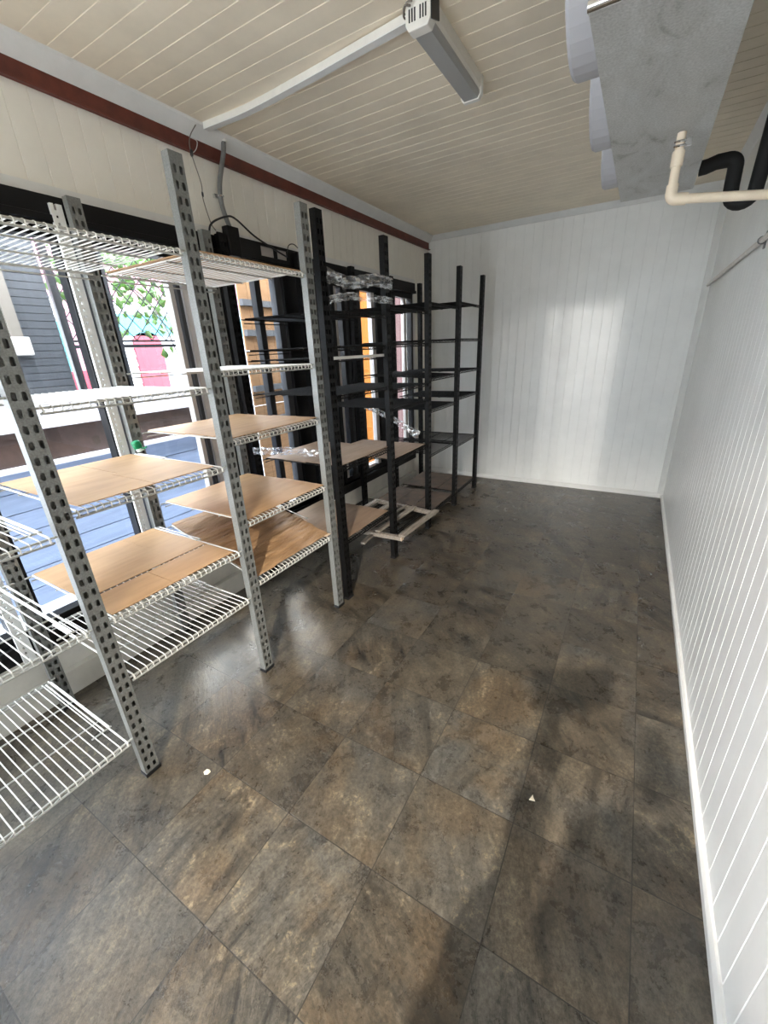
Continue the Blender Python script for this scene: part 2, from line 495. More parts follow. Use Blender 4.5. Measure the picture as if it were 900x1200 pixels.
# corner and cove trims
t = MB().prism([(XL, ZC), (XL+.075, ZC), (XL+.07, ZC-.012), (XL+.012, ZC-.07), (XL, ZC-.075)], 1, YR, YB).build('trim_1', M['white_trim']); struct(t, 'white cove strip along ceiling and left wall')
t = MB().prism([(YB, ZC), (YB-.05, ZC), (YB-.045, ZC-.01), (YB-.01, ZC-.05), (YB, ZC-.055)], 0, XL, XR).build('trim_2', M['white_trim']); struct(t)
t = MB().prism([(XR, YB), (XR-.055, YB), (XR-.05, YB-.012), (XR-.012, YB-.05), (XR, YB-.055)], 2, .05, ZC-.05).build('trim_3', M['white_trim']); struct(t)
t = MB().prism([(XR, ZC), (XR-.05, ZC), (XR-.045, ZC-.01), (XR-.01, ZC-.05), (XR, ZC-.055)], 1, YR, YB-.05).build('trim_4', M['white_trim']); struct(t)
t = MB().box(XL, XL+.018, YR, 4.72, 2.46, 2.505).box(XL, XL+.012, 4.66, 4.72, 0.33, 2.46).build('trim_5', M['white_trim']); struct(t, 'white edging above the windows')
hd = MB().box(XL-.06, XL+.055, -1.2, 4.66, 2.375, 2.455).box(XL-.06, XL+.07, -1.2, 4.66, 2.345, 2.375)
struct(hd.build('trim_6', M['black_metal'], bevel=.003), 'black header rail over the windows')
sl = MB().box(XL-.06, XL+.04, -1.2, 4.66, .33, .43).box(XL-.06, XL+.055, -1.2, 4.66, .40, .43)
struct(sl.build('trim_7', M['black_metal'], bevel=.003), 'black bottom rail of the windows')

# windows: each its own frame with a pane; stiles by y on the wall plane
def window(name, y0, y1, stiles, label):
    f = MB()
    f.box(XL-.05, XL+.02, y0, y0+.045, .43, 2.345)
    f.box(XL-.05, XL+.02, y1-.045, y1, .43, 2.345)
    f.box(XL-.05, XL+.02, y0+.045, y1-.045, .43, .48)
    f.box(XL-.05, XL+.02, y0+.045, y1-.045, 2.29, 2.345)
    o = f.build(name, M['black_metal'], bevel=.003); struct(o, label)
    MB().box(XL-.022, XL-.016, y0+.045, y1-.045, .48, 2.29).build('pane', M['glass'], o)
    for a, b, mat, x0, x1 in stiles:
        MB().box(XL+x0, XL+x1, a, b, .481, 2.289).build('stile', M[mat], o, bevel=.002)
    return o
window('window_1', -1.2, .20, [(-.40, -.34, 'dark_grey', -.05, .01)], 'dark framed glass pane nearest the camera')
window('window_2', .26, .925, [], 'dark framed window facing the pink and turquoise building')
window('window_3', .975, 1.72, [(1.425, 1.455, 'pale_strip', -.03, .02), (1.475, 1.5, 'mid_grey', -.03, .02), (1.52, 1.56, 'pale_strip', -.03, .01)], 'dark framed window with lattice and vine view')
window('window_4', 1.76, 3.0, [(1.80, 1.925, 'dark_grey', -.05, .03), (2.12, 2.175, 'dark_grey', -.04, .015), (2.32, 2.385, 'mid_grey', -.04, .02), (2.40, 2.57, 'black_metal', -.04, .035), (2.585, 2.66, 'grey_brown', -.04, .03), (2.78, 2.83, 'black_metal', -.04, .02)], 'black framed window in front of plywood boards')
window('window_5', 3.02, 3.93, [(3.07, 3.10, 'pale_strip', -.03, .02), (3.16, 3.215, 'black_metal', -.04, .03), (3.235, 3.275, 'mid_grey', -.03, .02), (3.285, 3.35, 'black_metal', -.04, .03), (3.365, 3.40, 'pale_strip', -.03, .02), (3.42, 3.48, 'black_metal', -.04, .03), (3.70, 3.76, 'pale_strip', -.03, .02), (3.79, 3.87, 'black_metal', -.04, .03)], 'black framed window in front of an orange panel')
window('window_6', 3.95, 4.66, [(4.0, 4.2, 'black_metal', -.04, .03), (4.44, 4.50, 'pale_strip', -.03, .01)], 'black framed end window in front of a mauve panel')

# ------------------------------------------------------------------ shelving racks
PH = 2.45
def post_mesh(name, mat):
    mb = MB()
    th = .0022
    # slotted flange: plane x, from y 0 to .06, two columns of slots
    cols = [0, .0295, .06]; pitch = .05; z0 = .02
    nrow = int((PH-z0-.03)/pitch)
    def both(quad_pts):
        """a face on x=0 and its twin on x=-th"""
        n = len(quad_pts)
        mb.add([(0, y, z) for y, z in quad_pts], [tuple(range(n))])
        mb.add([(-th, y, z) for y, z in quad_pts], [tuple(range(n))[::-1]])
    both([(0, 0), (.06, 0), (.06, z0), (0, z0)])
    zt = z0+nrow*pitch
    both([(0, zt), (.06, zt), (.06, PH), (0, PH)])
    for r in range(nrow):
        za, zb = z0+r*pitch, z0+(r+1)*pitch
        zc = (za+zb)/2
        for c in range(2):
            ya, yb = cols[c], cols[c+1]
            yc = (ya+yb)/2 + (.002 if c == 0 else -.001)
            hw, hh, ch = .0068, .0135, .0035
            inn = [(yc-hw+ch, zc-hh), (yc+hw-ch, zc-hh), (yc+hw, zc-hh+ch), (yc+hw, zc+hh-ch), (yc+hw-ch, zc+hh), (yc-hw+ch, zc+hh), (yc-hw, zc+hh-ch), (yc-hw, zc-hh+ch)]
            out = [(ya, za), (yb, za), (yb, zb), (ya, zb)]
            for q in ([out[0], out[1], inn[1], inn[0]], [out[1], inn[2], inn[1]], [out[1], out[2], inn[3], inn[2]], [out[2], inn[4], inn[3]],
                      [out[2], out[3], inn[5], inn[4]], [out[3], inn[6], inn[5]], [out[3], out[0], inn[7], inn[6]], [out[0], inn[0], inn[7]]):
                both(q)
            for k in range(8):
                (y1, z1), (y2, z2) = inn[k], inn[(k+1) % 8]
                mb.add([(0, y1, z1), (0, y2, z2), (-th, y2, z2), (-th, y1, z1)], [(0, 1, 2, 3)])
    mb.add([(0, .06, 0), (-th, .06, 0), (-th, .06, PH), (0, .06, PH)], [(0, 1, 2, 3)])
    mb.add([(0, 0, PH), (0, .06, PH), (-th, .06, PH), (-th, 0, PH)], [(0, 1, 2, 3)])
    mb.add([(0, 0, 0), (0, .06, 0), (-th, .06, 0), (-th, 0, 0)], [(0, 1, 2, 3)])
    # plain flange facing the entrance, with a bolt hole near the top
    mb.box(-.04, -.0, 0, th, 0, PH)
    mb.box(-.04, -.038, th, .06, 0, PH)
    mb.box(-.038, -th, .058, .06, 0, PH)
    mb.lathe([(.0042, 0), (.0042, .0012)], (-.02, 0, PH-.045), (0, -1, 0), 10)
    me = bpy.data.meshes.new(name)
    me.from_pydata(mb.v, [], mb.f); me.materials.append(mat)
    return me
def foot_mesh(name, mat):
    mb = MB().box(-.043, .004, -.004, .064, 0, .004).box(-.043, .004, -.004, .064, .004, .018)
    me = bpy.data.meshes.new(name); me.from_pydata(mb.v, [], mb.f); me.materials.append(mat)
    return me
POST = {'galv': post_mesh('galvanised_post', M['galv']), 'black': post_mesh('black_post', M['black_steel'])}
FOOT = {'galv': foot_mesh('galvanised_foot', M['tape']), 'black': foot_mesh('black_foot', M['foam'])}
def link(name, me, parent, loc=(0,0,0)):
    o = bpy.data.objects.new(name, me); COL.objects.link(o); o.parent = parent; o.location = loc
    return o
def post(parent, x, y, kind):
    p = link('post', POST[kind], parent, (x, y, 0))
    link('foot', FOOT[kind], p)

def shelf(parent, y0, y1, z, kind='white', x0=-1.0, x1=-.272, back_dz=0.0, ext=None, pitch=.028, hooks=True):
    """wire shelf: wires run front to back, double rods along front and back, crossbars beneath"""
    wm = M['white_wire'] if kind == 'white' else M['black_wire']
    rm = M['galv_rail'] if kind == 'white' else M['black_wire']
    w = MB(); r = MB()
    def Z(x): return z + back_dz*(x1-x)/(x1-x0)
    n = max(2, int(round((y1-y0-.02)/pitch)))
    for i in range(n+1):
        y = y0+.01+(y1-y0-.02)*i/n
        thick = .0038 if i in (0, n) else .0023
        w.tube([(x0+.004, y, Z(x0)), (x1-.012, y, Z(x1)), (x1, y, Z(x1)-.006), (x1, y, Z(x1)-.022)], thick, 5)
    for f in (.02, .36, .68):
        x = x0+(x1-x0)*f
        r.tube([(x, y0, Z(x)-.005), (x, y1, Z(x)-.005)], .0036, 6)
    e = .022 if hooks else 0
    r.tube([(x1-.006, y0-e, Z(x1)-.006), (x1-.006, y1+e, Z(x1)-.006)], .0042, 6)
    r.tube([(x1-.002, y0, Z(x1)-.024), (x1-.002, y1, Z(x1)-.024)], .0042, 6)
    r.tube([(x0, y0-e, Z(x0)-.006), (x0, y1+e, Z(x0)-.006)], .0042, 6)
    r.tube([(x0, y0, Z(x0)-.028), (x0, y1, Z(x0)-.028)], .0036, 6)
    # flat zigzag of the front truss
    zz = []
    k = int((y1-y0)/.035)
    for i in range(k+1):
        zz.append((x1-.004, y0+(y1-y0)*i/k, Z(x1)-(.008 if i % 2 else .022)))
    r.tube(zz, .0016, 4)
    if ext:   # slid-out extension piece with short rods
        ye, xs, xe = ext
        for dy in (0, .022):
            w.tube([(xs, ye+dy, Z(xs)+.004), (xe, ye+dy, Z(xe)+.004)], .0034, 5)
        r.tube([(xs, ye-.05, Z(xs)), (xs, ye+.03, Z(xs))], .0036, 6)
        r.tube([(xe, ye-.05, Z(xe)), (xe, ye+.03, Z(xe))], .0036, 6)
    o = w.build('wire_shelf', wm, parent)
    r.build('shelf_rail', rm, o)
    return o

XF, XK = -.262, -1.03           # faces of the front and the back posts
GY = [-.515, .205, .925, 1.645]
BY = [1.765, 2.485, 3.205, 3.93, 4.64]
grey = thing('shelving_rack', 'galvanised grey slotted-angle rack with white wire shelves by the windows', 'shelving rack')
for y in GY:
    post(grey, XF, y, 'galv'); post(grey, XK, y, 'galv')
def bay(parent, ys, i, levels, kind):
    for lv in levels:
        kw = {}
        z = lv
        if isinstance(lv, tuple): z, kw = lv
        shelf(parent, ys[i]+.072, ys[i+1]-.012, z, kind, **kw)
bay(grey, GY, 0, [2.13, 1.65, (1.19, dict(ext=(.165, -.95, -.36))), (.80, dict(ext=(.16, -.98, -.32))), (.235, dict(ext=(.165, -.97, -.42)))], 'white')
bay(grey, GY, 1, [2.135, 1.61, (1.25, dict(ext=(.885, -.97, -.72))), (.80, dict(ext=(.895, -.97, -.6))), (.515, dict(ext=(.885, -.97, -.62)))], 'white')
bay(grey, GY, 2, [2.135, 1.675, 1.357, .93, (.575, dict(back_dz=.2))], 'white')
black = thing('shelving_rack', 'black slotted-angle rack with black wire shelves in the far corner', 'shelving rack')
for y in BY:
    post(black, XF, y, 'black'); post(black, XK, y, 'black')
bay(black, BY, 0, [1.965, 1.765, 1.475, 1.0, .46], 'black')
shelf(black, BY[0]+.072, BY[1]-.012, 1.70, 'black', x1=-.30)
MB().box(-.300, -.290, BY[0]+.066, BY[1]-.004, 1.688, 1.706).build('edge_strip', M['white_wire'], black)
bay(black, BY, 1, [2.025, 1.775, 1.44, 1.30, .875, .235], 'black')
bay(black, BY, 2, [2.10, 1.80, (1.475, dict(back_dz=.03)), 1.19, .765, .15], 'black')
bay(black, BY, 3, [2.15, 1.81, 1.495, 1.225, .71, .15], 'black')

# ------------------------------------------------------------------ cardboard on the shelves
def sheet_mesh(x0, x1, y0, y1, z, back_dz, wav, seed, th=.004):
    mb = MB()
    nx, ny = (44, 16) if wav > .003 else (14, 12)
    zt = []
    for s in (th, 0):
        for i in range(nx+1):
            for j in range(ny+1):
                x = x0+(x1-x0)*i/nx; y = y0+(y1-y0)*j/ny
                h = wav*(noise.noise((x*7+seed, y*3, seed))+.6*noise.noise((x*16, y*7, seed+3)))
                if wav > .0045: h += .006*noise.noise((x*42+3*noise.noise((x*5, y*5, 1)), y*7, seed))
                f = (-.275-x)/.725
                mb.v.append((x, y, z+s+wav*1.2+h+back_dz*f))
    m = (ny+1); K = (nx+1)*m
    for i in range(nx):
        for j in range(ny):
            a = i*m+j
            mb.f.append((a, a+m, a+m+1, a+1)); mb.f.append((K+a, K+a+1, K+a+m+1, K+a+m))
    for i in range(nx):
        for j0 in (0, ny):
            a = i*m+j0; mb.f.append((a, a+m, K+a+m, K+a))
    for j in range(ny):
        for i0 in (0, nx):
            a = i0*m+j; mb.f.append((a, a+1, K+a+1, K+a))
    return mb
def cardboard(label, y0, y1, z, x0=-.985, x1=-.285, mat='card', wav=.0015, back_dz=0, seams=(.5,), cross=None, name='cardboard_sheet', group=None):
    t = thing(name, label, 'cardboard' if name == 'cardboard_sheet' else 'board', (0, 0, 0), group)
    zb = z
    xs = [x0] + [x0+(x1-x0)*s for s in seams] + [x1]
    for k in range(len(xs)-1):
        a, b = xs[k]+(.004 if k else 0), xs[k+1]-(.004 if k < len(xs)-2 else 0)
        z = zb+.004*(k % 2)
        if cross and k in cross:
            ym = y0+(y1-y0)*cross[k]
            sheet_mesh(a, b, y0, ym-.0014, z, back_dz, wav, z*10+k).build('flap', M[mat], t, True)
            sheet_mesh(a, b, ym+.0014, y1, z, back_dz, wav, z*10+k).build('flap', M[mat], t, True)
        else:
            sheet_mesh(a, b, y0, y1, z, back_dz, wav, z*10+k).build('flap' if name == 'cardboard_sheet' else 'board', M[mat], t, True)
    return t
S = .0035
cardboard('tan cardboard sheet on the grey rack shelf touching the green cap', .30, .872, 1.25+S, seams=(.52,), cross={0: .55, 1: .5}, x1=-.29)
cardboard('wide tan cardboard sheet above the lowest shelf between the two nearest grey posts', .29, .882, .80+S, x1=-.288, seams=(.38, .70), cross={0: .7, 2: .45})
cardboard('tan cardboard sheet at about chest height, second shelf of cardboard beside black rack', 1.0, 1.64, 1.357+S, seams=(.48,))
cardboard('tan rippled cardboard sheet just under the chest-height one on grey rack', 1.0, 1.64, .93+S, seams=(.5,), wav=.003)
cardboard('brown damp wavy cardboard sheet on the tilted lowest shelf of grey rack', 1.0, 1.635, .582+S, mat='card_wavy', seams=(.42,), wav=.005, back_dz=.2, cross={1: .25})
cardboard('pale board lying on top of the highest shelf, seen from below', .99, 1.63, 2.135+S, seams=(), name='cover_board', mat='card')
cardboard('dull brown cardboard sheet at waist height on the black rack beside grey posts', 1.84, 2.47, 1.0+S, mat='card_dull', seams=(.55,), wav=.004, x1=-.285)
cardboard('dull brown cardboard sheet on black rack at the lower end of twisted film', 2.56, 3.18, .875+S, mat='card_dull', seams=(.6,), wav=.003)
cardboard('dull brown cardboard sheet low on black rack behind the slatted wooden frame', 1.83, 2.44, .46+S, mat='card_dull', wav=.003)
cardboard('dark brown boards on the lowest shelf at middle of black rack', 3.28, 3.90, .15+S, mat='board_brown', seams=(.33, .66), name='shelf_boards')
cardboard('dark brown boards on the lowest shelf at far end of black rack', 4.01, 4.62, .15+S, mat='board_brown', seams=(.33, .66), name='shelf_boards')
t = sheet_mesh(-.335, -.268, 1.59, 1.641, .59, 0, .004, 4).build('cardboard_scrap', M['end_grain'], None)
tag(t, 'small tan cardboard scrap at the foot of the last grey front post', 'cardboard')

# loose white rod, green cap
t = MB().tube([(-.93, 1.60, .80), (-.50, 1.665, .665)], .0035, 6).tube([(-.50, 1.665, .665), (-.487, 1.668, .660)], .0055, 6).build('loose_rod', M['white_wire'])
tag(t, 'thin white rod lying loose on the brown wavy cardboard', 'rod')
g = thing('bottle_cap', 'bright green plastic cap with milky bottle neck wedged beside a rear grey post', 'cap', (-.962, .915, 1.272))
MB().lathe([(.0, .012), (.020, .012), (.023, .018), (.024, .045), (.021, .052), (.012, .055), (.0, .0555)], (0, 0, 0), (-.1, -.2, 1), 20).build('cap', M['green'], g, True)
MB().lathe([(.0, -.004), (.019, -.004), (.019, .012), (.0, .012)], (.004, .002, 0), (-.1, -.2, 1), 18).build('bottle_neck', M['clear_plastic'], g, True)['label'] = 'milky bottle neck'
MB().tube([(.02, .0, .015), (.034, .012, .012), (.046, .018, .02)], .004, 6).build('cap_strap', M['green'], g, True)

# slatted wooden frame on the lowest black shelf
w = thing('slatted_frame', 'weathered wooden slatted frame jutting from the bottom of the black rack', 'wooden frame', (0, 0, 0))
def plank(p, q, wd, th, name, mat='old_wood'):
    p, q = Vector(p), Vector(q)
    d = (q-p).normalized(); s = d.cross(Vector((0, 0, 1))).normalized()*wd/2; u = Vector((0, 0, th))
    vs = [p-s, p+s, q+s, q-s, p-s+u, p+s+u, q+s+u, q-s+u]
    return MB().hexa(vs).build(name, M[mat], w, bevel=.003)
zf = .245
plank((-.84, 2.36, zf), (-.14, 2.40, zf), .04, .035, 'rail')
plank((-.84, 3.10, zf), (-.11, 3.02, zf), .04, .035, 'rail')
MB().box(-.14, -.132, 2.38, 2.42, zf, zf+.035).build('sawn_end', M['end_grain'], w)['label'] = 'pale sawn end of the rail'
for x, wd in ((-.80, .05), (-.62, .05), (-.46, .022), (-.37, .05), (-.135, .055)):
    plank((x, 2.385, zf+.0355), (x+.03 if x < -.2 else x+.03, 3.045, zf+.0355), wd, .018, 'slat')
plank((-.40, 2.20, zf-.006), (-.44, 2.52, zf-.006), .04, .02, 'slat')

# stretch film
def film(label, pts, width, amp, seed, nu=60, nv=8, up=(0, 0, 1)):
    P = smooth_path(pts, nu//(len(pts)-1))
    mb = MB()
    for i, p in enumerate(P):
        t = (P[min(i+1, len(P)-1)]-P[max(i-1, 0)]).normalized()
        u = Vector(up); u = (u-t*u.dot(t)).normalized(); n = t.cross(u)
        wv = width if not callable(width) else width(i/(len(P)-1))
        for k in range(nv+1):
            f = k/nv-.5
            a = noise.noise((i*.35+seed, k*1.1, seed)); b = noise.noise((i*.22+9, k*.8, seed+5))
            mb.v.append(tuple(p+u*(f*wv+b*amp*.6)+n*(a*amp)))
    m = nv+1
    for i in range(len(P)-1):
        for k in range(nv):
            a = i*m+k; mb.f.append((a, a+1, a+m+1, a+m))
    o = mb.build('stretch_film', M['film'], None, True)
    md = o.modifiers.new('thickness', 'SOLIDIFY'); md.thickness = .0006
    return tag(o, label, 'plastic film')
film('wide clear crumpled film band across the top of the black rack', [(-.238, 1.79, 2.14), (-.236, 2.0, 2.12), (-.236, 2.3, 2.16), (-.238, 2.54, 2.16)], .075, .02, 1)
film('narrow clear film strip just above the top black shelf', [(-.238, 1.80, 2.01), (-.237, 2.0, 2.045), (-.237, 2.25, 2.05), (-.238, 2.54, 2.055)], .045, .016, 2)
film('clear crumpled film strip stretched between grey and black rack', [(-1.0, 1.735, 1.08), (-.8, 1.728, 1.10), (-.6, 1.728, 1.115), (-.29, 1.735, 1.12)], .055, .014, 3)
film('twisted rope of clear film slanting across the middle of black rack', [(-.97, 3.10, 1.255), (-.75, 3.11, 1.18), (-.52, 3.12, 1.08), (-.33, 3.13, .975)], lambda f: .03+.05*f, .016, 4)

# ------------------------------------------------------------------ wall fittings, left
t = MB().box(XL+.001, XL+.012, YR+.02, YB-.02, 2.872, 2.950).box(XL+.012, XL+.032, YR+.02, YB-.02, 2.872, 2.880)
t = t.build('steel_beam', M['red_steel'], bevel=.002)
tag(t, 'dark red steel beam running along the top of the left wall', 'beam')
cd = thing('cable_conduit', 'grey bent conduit dropping from ceiling to black window header', 'conduit', (0, 0, 0))
path = smooth_path([(XL+.045, 2.0, ZC), (XL+.045, 1.985, 2.93), (XL+.035, 1.925, 2.76), (XL+.03, 1.92, 2.64), (XL+.05, 1.945, 2.50), (XL+.055, 1.96, 2.42)], 6)
MB().tube(path, .0145, 12).build('pipe', M['grey_pvc'], cd, True)
MB().lathe([(.019, 0), (.019, .03), (.017, .034)], (XL+.045, 2.0, ZC-.035), (0, 0, 1), 16).build('end_socket', M['plastic_white'], cd, True)['label'] = 'white ceiling socket of the conduit'
cl = MB().tube([Vector((XL+.031, 1.92, 2.69))+Vector((math.cos(a)*.017, math.sin(a)*.017, 0)) for a in [2*PI*i/14 for i in range(15)]], .005, 6, False)
cl.box(XL, XL+.016, 1.885, 1.955, 2.680, 2.700)
cl.build('clamp', M['chrome'], cd)
jb = thing('header_bracket', 'black metal bracket with slot openings behind the grey rack top', 'bracket', (0, 0, 0))
bx = MB()
bx.box(XL+.071, XL+.085, 1.80, 2.16, 2.355, 2.47).box(XL+.071, XL+.085, 2.16, 2.60, 2.355, 2.39).box(XL+.071, XL+.085, 2.16, 2.60, 2.452, 2.47)
bx.box(XL+.071, XL+.085, 2.295, 2.32, 2.39, 2.452).box(XL+.071, XL+.085, 2.43, 2.60, 2.39, 2.452)
bx.build('plate', M['black_metal'], jb)
MB().box(XL+.07, XL+.071, 2.16, 2.44, 2.385, 2.455).build('backing', M['pale_strip'], jb)['label'] = 'pale wall seen through slots'
MB().box(XL+.086, XL+.14, 1.835, 1.93, 2.34, 2.505).build('switch_box', M['black_steel'], jb, bevel=.006)
t = MB().tube(smooth_path([(XL+.08, 1.735, 2.40), (XL+.082, 1.76, 2.50), (XL+.075, 1.90, 2.57), (XL+.075, 1.98, 2.57), (XL+.08, 2.12, 2.50), (XL+.104, 2.28, 2.44), (XL+.104, 2.40, 2.41)], 8), .006, 8)
t.tube(smooth_path([(XL+.104, 2.40, 2.415), (XL+.078, 2.46, 2.495), (XL+.078, 2.52, 2.515), (XL+.078, 2.58, 2.49)], 6), .0035, 6)
t = t.build('black_cable', M['tape'], None, True); tag(t, 'black cable looping over the grey conduit', 'cable')
hw = thing('hanging_wire', 'thin frayed wires hanging from trunking end past the red beam', 'wire', (0, 0, 0))
MB().tube(smooth_path([(XL+.06, 1.79, 3.0), (XL+.05, 1.742, 2.93), (XL+.045, 1.735, 2.86), (XL+.04, 1.775, 2.72), (XL+.04, 1.77, 2.64), (XL+.05, 1.79, 2.52), (XL+.078, 1.795, 2.475)], 8), .0028, 6).build('lead', M['grey_brown'], hw, True)
MB().tube(smooth_path([(XL+.05, 1.742, 2.93), (XL+.07, 1.77, 2.915), (XL+.06, 1.765, 2.88), (XL+.045, 1.74, 2.85)], 6), .0025, 6).build('loop', M['pale_strip'], hw, True)
MB().lathe([(.003, 0), (.008, .008), (.009, .03), (.003, .04)], (XL+.047, 1.735, 2.835), (0, .1, 1), 8).build('tape_joint', M['tape'], hw, True)
MB().lathe([(.003, 0), (.006, .006), (.006, .022), (.003, .028)], (XL+.04, 1.772, 2.65), (0, 0, 1), 8).build('tape_joint', M['tape'], hw, True)
for i, (y, lab) in enumerate(((.150, 'white perforated upright at the nearest rear rack post'), (.872, 'white perforated upright lit by the sun, beside the green cap'), (1.592, 'white perforated upright behind the second grey front post'))):
    mb = MB(); x0, x1 = XL+.058, XL+.075
    ya, yb, w_ = y, y+.05, .011
    z = .335
    mb.box(x0, x1, ya, ya+.015, .335, 2.42).box(x0, x1, ya+.025, yb, .335, 2.42)
    while z < 2.40:
        mb.box(x0, x1-.001, ya+.015, ya+.025, z, z+.019); z += .03
    o = mb.build('wall_upright', M['white_trim']); tag(o, lab, 'upright')

# ------------------------------------------------------------------ ceiling fittings
lt = thing('strip_light', 'short white ceiling batten light with dull grey lens', 'light', (.375, 2.06, ZC))
lx, ly0, ly1 = .045, -.345, .315
MB().prism([(-.05, 0), (-.05, -.045), (-.042, -.062), (.042, -.062), (.05, -.045), (.05, 0)], 1, ly0+.05, ly1-.03).build('housing', M['plastic_white'], lt)
MB().prism([(-.046, -.0625), (-.046, -.075), (-.036, -.092), (.036, -.092), (.046, -.075), (.046, -.0625)], 1, ly0+.05, ly1-.03).build('lens', M['lens'], lt)['label'] = 'dull grey lens'
for a, b in ((ly0, ly0+.05), (ly1-.03, ly1)):
    e = MB().prism([(-.056, 0), (-.056, -.075), (-.042, -.096), (.042, -.096), (.056, -.075), (.056, 0)], 1, a, b).build('end_cap', M['plastic_white'], lt, bevel=.004)
    if a == ly0:
        v = MB()
        for k in range(7):
            if k != 3: v.box(-.040+k*.012, -.034+k*.012, a-.0012, a+.001, -.07, -.03)
        v.build('vent_slot', M['tape'], e)
tp = MB().hexa([(.057, ly0+.0, -.085), (.062, ly0+.0, -.085), (.062, ly0+.075, -.06), (.057, ly0+.075, -.06), (.057, ly0-.005, 0), (.062, ly0-.005, 0), (.062, ly0+.07, 0), (.057, ly0+.07, 0)])
tp.box(.057, .115, ly0-.015, ly0+.055, -.004, -.001)
tp.build('tape_flap', M['tape'], lt)['label'] = 'black tape at the near end'
tk = thing('cable_trunking', 'white bowed cable trunking across ceiling from red beam to strip light', 'trunking', (0, 0, 0))
P = smooth_path([(XL+.08, 1.845, ZC-.016), (-.75, 1.86, ZC-.017), (-.34, 1.835, ZC-.018), (.04, 1.80, ZC-.02), (.30, 1.775, ZC-.022)], 6)
mb = MB()
for i in range(len(P)-1):
    p, q = P[i], P[i+1]
    mb.hexa([p+Vector((0, -.018, -.014)), q+Vector((0, -.018, -.014)), q+Vector((0, .018, -.014)), p+Vector((0, .018, -.014)), p+Vector((0, -.018, .016)), q+Vector((0, -.018, .016)), q+Vector((0, .018, .016)), p+Vector((0, .018, .016))])
mb.build('channel', M['plastic_white'], tk)
mb = MB()
for i in range(len(P)-1):
    p, q = P[i], P[i+1]
    mb.hexa([p+Vector((0, -.020, -.018)), q+Vector((0, -.020, -.018)), q+Vector((0, .020, -.018)), p+Vector((0, .020, -.018)), p+Vector((0, -.020, -.0142)), q+Vector((0, -.020, -.0142)), q+Vector((0, .020, -.0142)), p+Vector((0, .020, -.0142))])
mb.build('cover', M['white_trim'], tk)
MB().tube(smooth_path([(.30, 1.775, ZC-.02), (.302, 1.735, ZC-.03), (.325, 1.703, ZC-.02), (.35, 1.698, ZC-.03)], 5), .004, 6).tube(smooth_path([(.30, 1.77, ZC-.015), (.30, 1.74, ZC-.012), (.335, 1.70, ZC-.015), (.36, 1.698, ZC-.02)], 5), .003, 6).build('lead', M['grey_brown'], tk, True)

# cold room cooler
UX0, UX1, UY0, UY1, UZ = 1.10, 1.455, 1.19, 3.0, 2.50
ev = thing('unit_cooler', 'galvanised unit cooler with three fan cowls hung under ceiling', 'cooler', (0, 0, 0))
MB().box(UX0+.012, UX1-.012, UY0+.03, UY1-.02, UZ+.02, ZC).build('casing', M['casing'], ev, bevel=.004)
tr = MB().box(UX0, UX1, UY0, UY1, UZ, UZ+.012).box(UX0, UX0+.006, UY0, UY1, UZ+.012, UZ+.05).box(UX1-.006, UX1, UY0, UY1, UZ+.012, UZ+.05)
tr.box(UX0, UX1, UY1-.006, UY1, UZ+.012, UZ+.05).box(UX0, UX1, UY0, UY0+.006, UZ+.012, UZ+.05)
tr.build('drip_tray', M['tray'], ev, bevel=.002)
MB().tube([(UX0, UY0-.004, UZ+.004), (UX1, UY0-.004, UZ+.004)], .012, 10).build('rolled_edge', M['chrome'], ev, True)
for yc in (1.50, 2.13, 2.72):
    r0 = .25
    co = MB()
    prof = [(r0, 0), (r0, .085), (r0-.006, .095), (r0-.02, .095), (r0-.02, .03), (.02, .03)]
    o, n = Vector((UX0+.012, yc, 2.765)), 40
    vs = []
    for r, h in prof:
        for k in range(n):
            a = 2*PI*k/n
            vs.append((o.x-h, o.y+r*math.cos(a), o.z+r*math.sin(a)))
    fs = []
    for i in range(len(prof)-1):
        for k in range(n):
            fs.append((i*n+k, i*n+(k+1) % n, (i+1)*n+(k+1) % n, (i+1)*n+k))
    co.add(vs, fs)
    c = co.build('fan_cowl', M['cowl'], ev)
    fb = MB()
    for k in range(4):
        a = PI/2*k+.3
        u = Vector((0, math.cos(a), math.sin(a))); v_ = Vector((0, -math.sin(a), math.cos(a)))
        b0 = o+Vector((-.03, 0, 0))
        fb.add([b0+u*.04-v_*.03+Vector((.012, 0, 0)), b0+u*.21-v_*.07+Vector((.02, 0, 0)), b0+u*.21+v_*.07-Vector((.02, 0, 0)), b0+u*.04+v_*.03-Vector((.012, 0, 0))], [(0, 1, 2, 3)])
    fb.lathe([(.045, 0), (.045, .05), (.03, .06)], (o.x-.001, o.y, o.z), (-1, 0, 0), 16)
    fb.build('fan_blade', M['black_metal'], c)
dp = thing('drain_pipe', 'cream plastic drain pipe with elbow below the unit cooler', 'pipe', (0, 0, 0))
PX, PY, PZ = 1.353, 2.13, 2.275
MB().lathe([(.016, 0), (.016, .12)], (PX, PY, UZ-.122), (0, 0, 1), 14).tube([(PX, PY, PZ+.04), (PX, PY, UZ-.115)], .0175, 14).build('riser', M['pvc_cream'], dp, True)
MB().lathe([(.021, 0), (.0225, .004), (.0225, .05), (.021, .054)], (PX, PY, UZ-.115), (0, 0, 1), 16).build('socket', M['pvc_cream'], dp, True)
dx = Vector((1.815-PX, .11, -.035)); du = dx.normalized()
el = [Vector((PX, PY, PZ+.05)), Vector((PX, PY, PZ+.02))] + [Vector((PX, PY, PZ+.02))+Vector((0, 0, -1))*.02*math.sin(a)+du*.02*(1-math.cos(a)) for a in [PI/2*i/6 for i in range(1, 7)]] + [Vector((PX, PY, PZ))+du*.06]
MB().tube(el, .0225, 14).build('elbow', M['pvc_cream'], dp, True)
